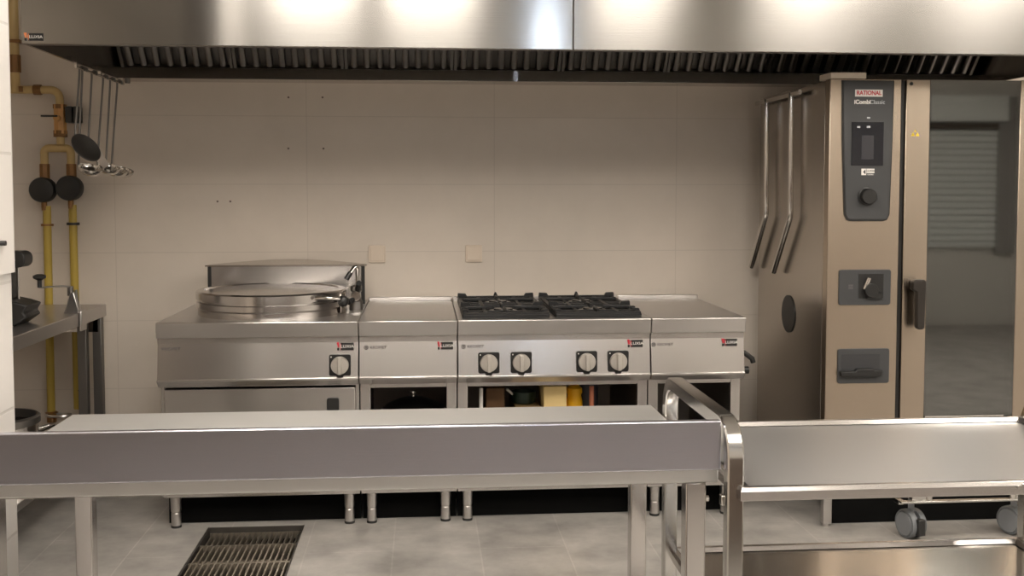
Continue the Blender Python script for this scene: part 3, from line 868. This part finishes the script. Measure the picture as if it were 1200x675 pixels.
put('drip_gutter', B().prism([(5.035, HZ + 0.052), (5.035, HZ), (W - 0.002, HZ), (W - 0.002, HZ + 0.012), (5.047, HZ + 0.012), (5.047, HZ + 0.052)], HX0 + 0.012, HX1 - 0.012, 'x'), SGUT, t, 0.002)
put('gutter_tap', B().cyl((HX0 + 0.05, 5.06, HZ), (HX0 + 0.05, 5.06, HZ - 0.02), 0.012), SDARK, t)
P0, P1 = Vector((0, 5.055, HZ + 0.047)), Vector((0, 4.70, HZ + 0.44))
SL = (P1 - P0)
L = SL.length
th = math.atan2(SL.z, -SL.y)
fw = 0.502
nf = 8
for i in range(nf):
    fx = HX0 + 0.03 + i * (fw + 0.004)
    M = Matrix.Translation((fx, P0.y, P0.z)) @ Matrix.Rotation(-th, 4, 'X') @ Matrix.Rotation(PI, 4, 'Z')
    # local frame: x across, y up the slope, z away from the cook
    def lf(b):
        # x stays, local y -> slope, local z -> normal (down/front)
        ex = Vector((1, 0, 0))
        ey = SL.normalized()
        ez = ex.cross(ey)
        if ez.z > 0:
            ez = -ez
        R_ = Matrix(((ex.x, ey.x, ez.x, fx), (ex.y, ey.y, ez.y, P0.y), (ex.z, ey.z, ez.z, P0.z), (0, 0, 0, 1)))
        return b.xf(R_)
    bk = B()
    bk.box(0, fw, 0, L, -0.03, -0.022)
    bk.box(0, 0.014, 0, L, -0.022, 0.012)
    bk.box(fw - 0.014, fw, 0, L, -0.022, 0.012)
    bk.box(0.014, fw - 0.014, 0, 0.010, -0.022, 0.0)
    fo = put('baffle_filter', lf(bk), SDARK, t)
    for k in range(8):
        cx = 0.014 + (k + 0.5) * (fw - 0.028) / 8
        prof = []
        for q in range(9):
            a = PI * q / 8
            prof.append((0.0155 * math.cos(a), 0.016 * math.sin(a)))
        sb = B()
        rings = []
        for (yy, sc, dz) in ((0.012, 0.35, -0.022), (0.016, 0.75, -0.012), (0.026, 1.0, 0.0), (L - 0.01, 1.0, 0.0)):
            rings.append([sb.bm.verts.new((cx + a * sc, yy, b_ * sc + dz)) for a, b_ in prof])
        for r0, r1 in zip(rings, rings[1:]):
            for j in range(8):
                sb.bm.faces.new([r0[j], r0[j + 1], r1[j + 1], r1[j]])
        put('baffle_slat', lf(sb), SFILTER, fo)
pl = brand_plate(t, -1.358, 1.9225, HY, 0.066, 0.026, ORANGEP)
RX = HX0 + 0.026
RZ = HZ - 0.022
put('utensil_rail', B().tube([(RX, 4.40, RZ), (RX, 5.08, RZ)], 0.005), SSIDE, t)
for ry in (4.41, 4.73, 5.07):
    put('rail_bracket', B().prism([(RX - 0.004, RZ), (RX + 0.004, RZ), (RX + 0.004, HZ + 0.02), (HX0 + 0.0115, HZ + 0.02), (HX0 + 0.0115, HZ + 0.012)], ry - 0.006, ry + 0.006, 'y'), SSIDE, t)

# ------------------------------------------------------------------ hanging utensils
def utensil(kind, y, L_, tilt, label, bowl=0.05):
    top = Vector((RX, y, RZ))
    t = root(kind, tuple(top), label, kind)
    dx = math.sin(math.radians(tilt))
    dz = math.cos(math.radians(tilt))
    end = top + Vector((-dx * L_, 0, -dz * L_))
    pts = [top + Vector((0.0105, 0, -0.008)), top + Vector((0.0095, 0, 0.005)), top + Vector((0, 0, 0.0105)), top + Vector((-0.0095, 0, 0.005)), top + Vector((-0.0105, 0, -0.02)), end]
    put('handle', B().tube(pts, 0.0045, 8, up=(0, 1, 0)), SDARK, t)
    if kind == 'ladle':
        # bowl hangs off the handle to the right
        c = end + Vector((bowl * 0.95, 0, -0.012))
        pr = []
        for k in range(9):
            a = PI / 2 * k / 8
            pr.append((bowl * math.sin(a), -bowl * 0.72 * math.cos(a)))
        for k in range(8, -1, -1):
            a = PI / 2 * k / 8
            pr.append(((bowl - 0.002) * math.sin(a), -(bowl * 0.72 - 0.002) * math.cos(a)))
        axis = Vector((0.30, -0.25, 1)).normalized()
        put('bowl', B().lathe(pr, c, axis, 28), CHROME, t)
    elif kind == 'skimmer':
        pr = [(0.0, -0.012), (0.035, -0.009), (0.064, 0.0), (0.067, 0.002), (0.064, 0.003), (0.035, -0.006), (0.0, -0.009)]
        c = end + Vector((0.042, 0, -0.048))
        put('disc', B().lathe(pr, c, (0.72, -0.45, 0.53), 32), SDARK, t)
    else:
        e2 = end + Vector((0.035, 0, -0.04))
        put('blade', B().prism([(end.x - 0.004, end.z + 0.006), (end.x + 0.03, end.z - 0.005), (end.x + 0.085, end.z - 0.10), (end.x + 0.06, end.z - 0.115), (end.x + 0.008, end.z - 0.05)], end.y - 0.002, end.y + 0.002, 'y'), SLEG, t)
utensil('skimmer', 4.48, 0.272, 7, 'steel skimmer, first utensil from the hood front on the hood side rail')
utensil('ladle', 4.515, 0.385, 5, 'steel ladle hanging just behind the skimmer under the hood', 0.050)
utensil('spatula', 4.64, 0.285, 6, 'steel slotted turner hanging as third utensil from the hood front')
utensil('ladle', 4.80, 0.375, 6.5, 'steel ladle hanging fourth from the hood front, beside the crossed handles', 0.051)
utensil('ladle', 4.905, 0.385, 5.5, 'steel ladle hanging fifth from the hood front, second from the wall', 0.050)
utensil('ladle', 5.015, 0.385, 6.5, 'steel ladle hanging closest to the tiled back wall under the hood', 0.052)

# ------------------------------------------------------------------ work table in front (seen from its upstand side)
TX0, TX1, TY0, TY1, TZ = -0.85, 0.575, 2.003, 2.64, 0.84
t = root('work_table', (-0.14, 2.3, 0), 'long stainless work table seen from behind its upstand, standing before the cooking line', 'table')
put('tabletop', B().box(TX0, TX1, TY0 + 0.018, TY1, TZ - 0.03, TZ).box(TX0, TX1, TY1 - 0.012, TY1, TZ - 0.05, TZ - 0.03), STAB, t, 0.003)
put('upstand', B().box(TX0, TX1, TY0, TY0 + 0.018, TZ - 0.001, TZ + 0.096), SUP, t, 0.003, 3)
put('under_frame', B().box(TX0 + 0.02, TX1 - 0.02, TY0 + 0.03, TY0 + 0.05, TZ - 0.034, TZ - 0.0305).box(TX0 + 0.06, TX1 - 0.065, TY0 + 0.036, TY0 + 0.066, TZ - 0.036, TZ - 0.03), SV, t, 0.001)
for lx in (-0.83, 0.512):
    for ly in (TY0 + 0.022, TY1 - 0.062):
        lg = put('leg', B().box(lx, lx + 0.04, ly, ly + 0.04, 0.03, TZ - 0.031), SLEG2, t, 0.003)
        put('leg_foot', B().cyl((lx + 0.02, ly + 0.02, 0), (lx + 0.02, ly + 0.02, 0.032), 0.016, seg=16), RUBBER, lg)
put('corner_bolt', B().cyl((0.553, TY0 + 0.03, 0.775), (0.559, TY0 + 0.03, 0.775), 0.006, seg=10), CHROME, t)

# ------------------------------------------------------------------ serving trolley
t = root('serving_trolley', (1.03, 2.24, 0), 'steel serving trolley with tube handle and flat trays beside the work table', 'trolley')
YA, YB = 1.985, 2.515
def uframe(x, ztop):
    pts = [(x, YA, 0.14), (x, YA, ztop - 0.06)]
    for k in range(1, 5):
        a = PI / 2 * k / 5
        pts.append((x, YA + 0.06 * (1 - math.cos(a)), ztop - 0.06 + 0.06 * math.sin(a)))
    pts.append((x, YA + 0.06, ztop))
    pts.append((x, YB - 0.06, ztop))
    for k in range(1, 5):
        a = PI / 2 * k / 5
        pts.append((x, YB - 0.06 + 0.06 * math.sin(a), ztop - 0.06 + 0.06 * math.cos(a)))
    pts += [(x, YB, ztop - 0.06), (x, YB, 0.14)]
    return B().sqtube(pts, 0.032, 0.032, up=(1, 0, 0))
put('end_frame', uframe(0.595, 0.925), STUBE, t)
put('end_frame', uframe(1.505, 0.86), STUBE, t)
for zt in (0.815, 0.505, 0.20):
    x0, x1, y0, y1 = 0.612, 1.488, YA - 0.02, YB + 0.015
    b = B()
    b.box(x0, x1, y0, y1, zt - 0.012, zt - 0.008)
    # folded rim: rises, turns over and drops
    rim = [(-0.012, -0.006), (-0.008, 0.002), (0.004, 0.002), (0.012, -0.008), (0.020, -0.008), (0.020, -0.012), (0.010, -0.012), (0.002, -0.002), (-0.007, -0.002), (-0.008, -0.024), (-0.012, -0.024)]
    tr = put('tray', b, STRAY if zt > 0.7 else STRAY2, t)
    b = B()
    ring = []
    for (dx, dy, cx, cy) in ((1, 1, x0, y0), (-1, 1, x1, y0), (-1, -1, x1, y1), (1, -1, x0, y1)):
        ring.append([b.bm.verts.new((cx + dx * p[0], cy + dy * p[0], zt + p[1])) for p in rim])
    for k in range(4):
        r0, r1 = ring[k], ring[(k + 1) % 4]
        m = len(rim)
        for j in range(m):
            b.bm.faces.new([r0[j], r0[(j + 1) % m], r1[(j + 1) % m], r1[j]])
    put('tray_rim', b, SV, tr, 0.001, angle=20)
bo = B()
for bx_, bz in ((1.150, 0.806), (1.163, 0.812), (1.172, 0.804)):
    bo.cyl((bx_, YA - 0.031, bz), (bx_, YA - 0.036, bz), 0.0035, seg=10)
put('tray_rivet', bo, CHROME, t)
put('rail_clip', B().box(0.575, 0.612, YA + 0.012, YA + 0.03, 0.77, 0.79), CHROME, t, 0.002)
for cx in (0.62, 1.48):
    for cy in (YA + 0.01, YB - 0.01):
        put('caster_plate', B().box(cx - 0.045, cx + 0.03, cy - 0.03, cy + 0.03, 0.125, 0.145), STUBE, t, 0.002)
        caster(t, cx, cy, 0.13, math.radians(15), 0.055, False)

# ------------------------------------------------------------------ table in the recess
LX, LY0, LY1, LZ = -1.462, 3.15, 5.05, 0.862
t = root('side_table', (-1.85, 4.1, 0), 'stainless side table along the recess below the gas pipes', 'table')
put('tabletop', B().box(-2.2, LX, LY0, LY1, LZ - 0.055, LZ), STOP, t, 0.003)
put('table_apron', B().box(-2.18, LX - 0.02, LY1 - 0.07, LY1 - 0.05, LZ - 0.12, LZ - 0.055), SV, t)
for lx, ly in ((LX - 0.085, LY1 - 0.16), (LX - 0.045, LY1 - 0.07), (LX - 0.06, LY0 + 0.05), (-2.16, LY1 - 0.07), (-2.16, LY0 + 0.05)):
    put('leg', B().box(lx, lx + 0.04, ly, ly + 0.04, 0.0, LZ - 0.055), SDARK if lx > -2 else SLEG, t, 0.003)
put('under_shelf', B().box(-2.15, LX - 0.05, LY0 + 0.06, LY1 - 0.04, 0.185, 0.215), STOP, t, 0.003)

# can opener clamped on its edge
t = root('can_opener', (-1.50, 4.68, LZ), 'steel can opener with black crank knob clamped on the side table', 'can opener')
put('clamp', B().prism([(-1.53, LZ + 0.001), (-1.50, LZ + 0.09), (-1.485, LZ + 0.09), (-1.464, LZ + 0.001)], 4.665, 4.705, 'y').box(-1.4605, -1.450, 4.65, 4.72, LZ - 0.075, LZ + 0.012).box(-1.475, -1.4505, 4.67, 4.70, LZ + 0.001, LZ + 0.012), SLEG, t, 0.003)
put('spindle', B().cyl((-1.505, 4.685, LZ + 0.075), (-1.505, 4.685, LZ + 0.115), 0.013).cyl((-1.472, 4.685, LZ + 0.003), (-1.482, 4.685, LZ + 0.10), 0.006), SDARK, t)
put('crank_arm', B().sqtube([(-1.495, 4.685, LZ + 0.112), (-1.53, 4.665, LZ + 0.118), (-1.605, 4.60, LZ + 0.118)], 0.014, 0.007), SLEG, t)
put('crank_knob', B().lathe([(0.009, 0.0), (0.009, 0.03), (0.026, 0.04), (0.026, 0.050), (0.012, 0.056), (0, 0.056)], (-1.603, 4.602, LZ + 0.118), seg=20), BLACKP, t)

# black slicing machine
mx, my = -1.60, 4.30
t = root('countertop_machine', (mx, my, LZ), 'black countertop machine with rounded top grip standing on the side table', 'machine')
put('machine_base', B().prism([(mx - 0.16, LZ + 0.001), (mx + 0.03, LZ + 0.001), (mx + 0.078, LZ + 0.035), (mx + 0.066, LZ + 0.052), (mx + 0.082, LZ + 0.080), (mx + 0.04, LZ + 0.094), (mx - 0.01, LZ + 0.105), (mx - 0.16, LZ + 0.105)], my - 0.08, my + 0.08, 'y'), BLACKP, t, 0.006)
put('machine_column', B().box(mx - 0.10, mx + 0.008, my - 0.05, my + 0.05, LZ + 0.10, LZ + 0.26), BLACKP, t, 0.006)
tg = put('top_grip', B().rrect(mx - 0.10, mx + 0.064, LZ + 0.225, LZ + 0.288, my - 0.045, my + 0.045, 0.026), BLACKP, t, 0.004)
put('grip_screw', B().cyl((mx + 0.018, my - 0.045, LZ + 0.254), (mx + 0.018, my - 0.050, LZ + 0.254), 0.012), CHROME, tg)
put('guide_rod', B().cyl((mx + 0.022, my, LZ + 0.10), (mx + 0.022, my, LZ + 0.23), 0.004), SLEG, t)

# stock pot on the lower shelf
px, py, pz = -1.655, 4.25, 0.2155
t = root('stock_pot', (px, py, pz), 'large steel stock pot with dark rim on the lower shelf of the side table', 'pot')
put('pot_body', B().lathe([(0, pz), (0.14, pz), (0.15, pz + 0.01), (0.15, pz + 0.265), (0.146, pz + 0.265), (0.146, pz + 0.012), (0, pz + 0.012)], (px, py, 0), seg=48), POLISH, t)
put('pot_rim', B().lathe([(0.150, pz + 0.262), (0.158, pz + 0.266), (0.158, pz + 0.290), (0.150, pz + 0.296), (0.144, pz + 0.296), (0.144, pz + 0.262)], (px, py, 0), seg=48), SDARK, t)
put('loop_handle', B().tube([(px + 0.10, py + 0.11, pz + 0.215), (px + 0.15, py + 0.15, pz + 0.225), (px + 0.165, py + 0.14, pz + 0.225), (px + 0.135, py + 0.07, pz + 0.215)], 0.006), STUBE, t)

# ------------------------------------------------------------------ gas pipes on the back wall
GY = 5.125
t = root('gas_pipework', (-1.70, W, 0), 'yellow gas pipes with two black round regulators on the tiled back wall', 'gas pipe')
pr = 0.0185
def arcpts(c, r, a0, a1, n=6):
    return [(c[0] + r * math.cos(math.radians(a0 + (a1 - a0) * k / n)), GY, c[1] + r * math.sin(math.radians(a0 + (a1 - a0) * k / n))) for k in range(n + 1)]
put('supply_pipe', B().tube([(-1.872, GY, 2.40), (-1.872, GY, 1.84)], pr * 1.15), PIPEB, t)
put('feed_pipe', B().tube([(-1.97, GY, 1.852)] + arcpts((-1.715, 1.812), 0.040, 90, 0) + [(-1.675, GY, 1.60)], pr, up=(0, 1, 0)), PIPEB, t)
put('pipe_bracket', B().box(-1.905, -1.84, GY - 0.024, GY + 0.03, 2.065, 2.08).box(-1.85, -1.833, GY - 0.025, GY + 0.03, 1.84, 1.865), COPPER, t, 0.002)
put('pipe_union', B().cyl((-1.872, GY, 1.93), (-1.872, GY, 2.01), 0.028, seg=8), COPPER, t)
put('pipe_union', B().cyl((-1.79, GY, 1.852), (-1.755, GY, 1.852), 0.024, seg=8), COPPER, t)
put('manifold', B().tube([(-1.750, GY, 1.47)] + arcpts((-1.727, 1.56), 0.023, 180, 90, 4) + arcpts((-1.653, 1.56), 0.023, 90, 0, 4) + [(-1.630, GY, 1.47)], pr, up=(0, 1, 0)), PIPEB, t)
v = put('shutoff_valve', B().cyl((-1.675, GY, 1.65), (-1.675, GY, 1.785), 0.029, seg=8).cyl((-1.675, GY - 0.02, 1.72), (-1.675, GY - 0.055, 1.72), 0.014), VALVE, t)
put('valve_nut', B().cyl((-1.675, GY, 1.635), (-1.675, GY, 1.665), 0.031, seg=6).cyl((-1.675, GY, 1.765), (-1.675, GY, 1.785), 0.031, seg=6), COPPER, v)
put('valve_lever', B().box(-1.742, -1.668, GY - 0.062, GY - 0.054, 1.724, 1.732), BLACKP, v, 0.002)
put('valve_actuator', B().box(-1.643, -1.612, GY - 0.03, GY + 0.03, 1.70, 1.775).box(-1.607, -1.582, GY - 0.03, GY + 0.03, 1.70, 1.775).box(-1.612, -1.607, GY - 0.02, GY + 0.02, 1.71, 1.765), BLACKP, t, 0.004)
for rx, rz in ((-1.752, 1.390), (-1.632, 1.398)):
    put('pipe_nut', B().cyl((rx + 0.002, GY, 1.44), (rx + 0.002, GY, 1.51), 0.0235, seg=8), COPPER, t)
    rg = put('regulator', B().lathe([(0.058, -0.02), (0.058, 0.02), (0.054, 0.028), (0.03, 0.034), (0, 0.036)], (rx, GY - 0.02, rz), (0, -1, 0), 36), BLACKP, t)
    put('regulator_port', B().cyl((rx, GY - 0.01, rz - 0.055), (rx, GY - 0.01, rz - 0.085), 0.013).cyl((rx, GY - 0.02, rz - 0.08), (rx + 0.0, GY - 0.02, rz - 0.095), 0.009), COPPER, rg)
put('drop_pipe', B().tube([(-1.744, GY, 1.315), (-1.746, GY, 0.33)], pr), PIPEY, t)
put('drop_pipe', B().tube([(-1.628, GY, 1.320), (-1.624, GY, 0.36)], pr), PIPEY, t)
put('pipe_clamp', B().cyl((-1.744, GY, 1.222), (-1.744, GY, 1.232), 0.028), COPPER, t)
put('pipe_clamp', B().cyl((-1.627, GY, 1.226), (-1.627, GY, 1.238), 0.029), BLACKP, t)
tv = put('tap_valve', B().lathe([(0.022, 0.30), (0.022, 0.34), (0.03, 0.345), (0.0, 0.36)], (-1.744, GY, 0), seg=16), COPPER, t)
put('tap_wheel', B().tube([(-1.705 + 0.055 * math.cos(a), GY - 0.02 + 0.03 * math.sin(a), 0.335) for a in [2 * PI * k / 16 for k in range(16)]], 0.007, 8, closed=True), SLEG, tv)
put('small_lever', B().box(-1.607, -1.592, GY - 0.04, GY - 0.01, 0.42, 0.475).cyl((-1.63, GY, 0.45), (-1.595, GY - 0.02, 0.45), 0.008), BLACKP, t, 0.002)

# ------------------------------------------------------------------ wall socket covers
for (x0, x1, z0, z1, lab) in ((-0.262, -0.181, 1.039, 1.122, 'blank cream socket cover on the wall, next to the kettle housing'),
                              (0.205, 0.287, 1.039, 1.122, 'blank cream socket cover on the wall above the first cast iron grid')):
    t = root('socket_cover', ((x0 + x1) / 2, W, z0), lab, 'socket', 'blank socket covers on the back wall')
    f = put('cover_frame', B().rrect(x0, x1, z0, z1, W - 0.010, W - 0.0005, 0.006), PLATEM, t, 0.002)
    put('cover_plate', B().rrect(x0 + 0.009, x1 - 0.009, z0 + 0.009, z1 - 0.009, W - 0.014, W - 0.009, 0.004), PLATEM, t, 0.0015)

# ------------------------------------------------------------------ floor drain
t = root('floor_drain', ((DX0 + DX1) / 2, 3.6, 0), 'long steel floor drain with slotted gratings in the grey floor tiles', 'drain')
put('drain_channel', B().box(DX0 + 0.002, DX1 - 0.002, DY0 + 0.002, DY1 - 0.002, -0.115, -0.105)
    .box(DX0 + 0.001, DX0 + 0.008, DY0 + 0.002, DY1 - 0.002, -0.105, -0.002).box(DX1 - 0.008, DX1 - 0.001, DY0 + 0.002, DY1 - 0.002, -0.105, -0.002)
    .box(DX0 + 0.008, DX1 - 0.008, DY0 + 0.002, DY0 + 0.008, -0.105, -0.002).box(DX0 + 0.008, DX1 - 0.008, DY1 - 0.008, DY1 - 0.002, -0.105, -0.002), PIT, t)
ys = [DY1 - 0.012, 4.20, 3.99, 3.78, 3.57, 3.36, 3.15, DY0 + 0.012]
for i in range(len(ys) - 1):
    ya, yb = ys[i + 1] + 0.002, ys[i] - 0.002
    zt = -0.006 if i else -0.022
    g = B()
    n = 17
    for k in range(n):
        x = DX0 + 0.022 + (DX1 - DX0 - 0.044) * k / (n - 1)
        g.box(x - 0.0028, x + 0.0028, ya + 0.006, yb - 0.006, zt - 0.028, zt)
    g.box(DX0 + 0.010, DX1 - 0.010, ya, ya + 0.006, zt - 0.028, zt).box(DX0 + 0.010, DX1 - 0.010, yb - 0.006, yb, zt - 0.028, zt)
    g.box(DX0 + 0.012, DX1 - 0.012, (ya + yb) / 2 - 0.05, (ya + yb) / 2 - 0.045, zt - 0.026, zt - 0.012)
    put('drain_grating', g, GRATE, t)

# ------------------------------------------------------------------ world and colour management
w = bpy.data.worlds.new('world')
SC.world = w
w.use_nodes = True
w.node_tree.nodes['Background'].inputs[0].default_value = (0.9, 0.92, 1.0, 1)
w.node_tree.nodes['Background'].inputs[1].default_value = 0.3
vs = SC.view_settings
vs.view_transform = 'Standard'
vs.look = 'None'
vs.gamma = 1.0
vs.use_curve_mapping = False
vs.exposure = 1.0
SC.cycles.use_denoising = True
SC.cycles.max_bounces = 10
SC.cycles.diffuse_bounces = 5
SC.cycles.glossy_bounces = 6
SC.cycles.sample_clamp_indirect = 6.0
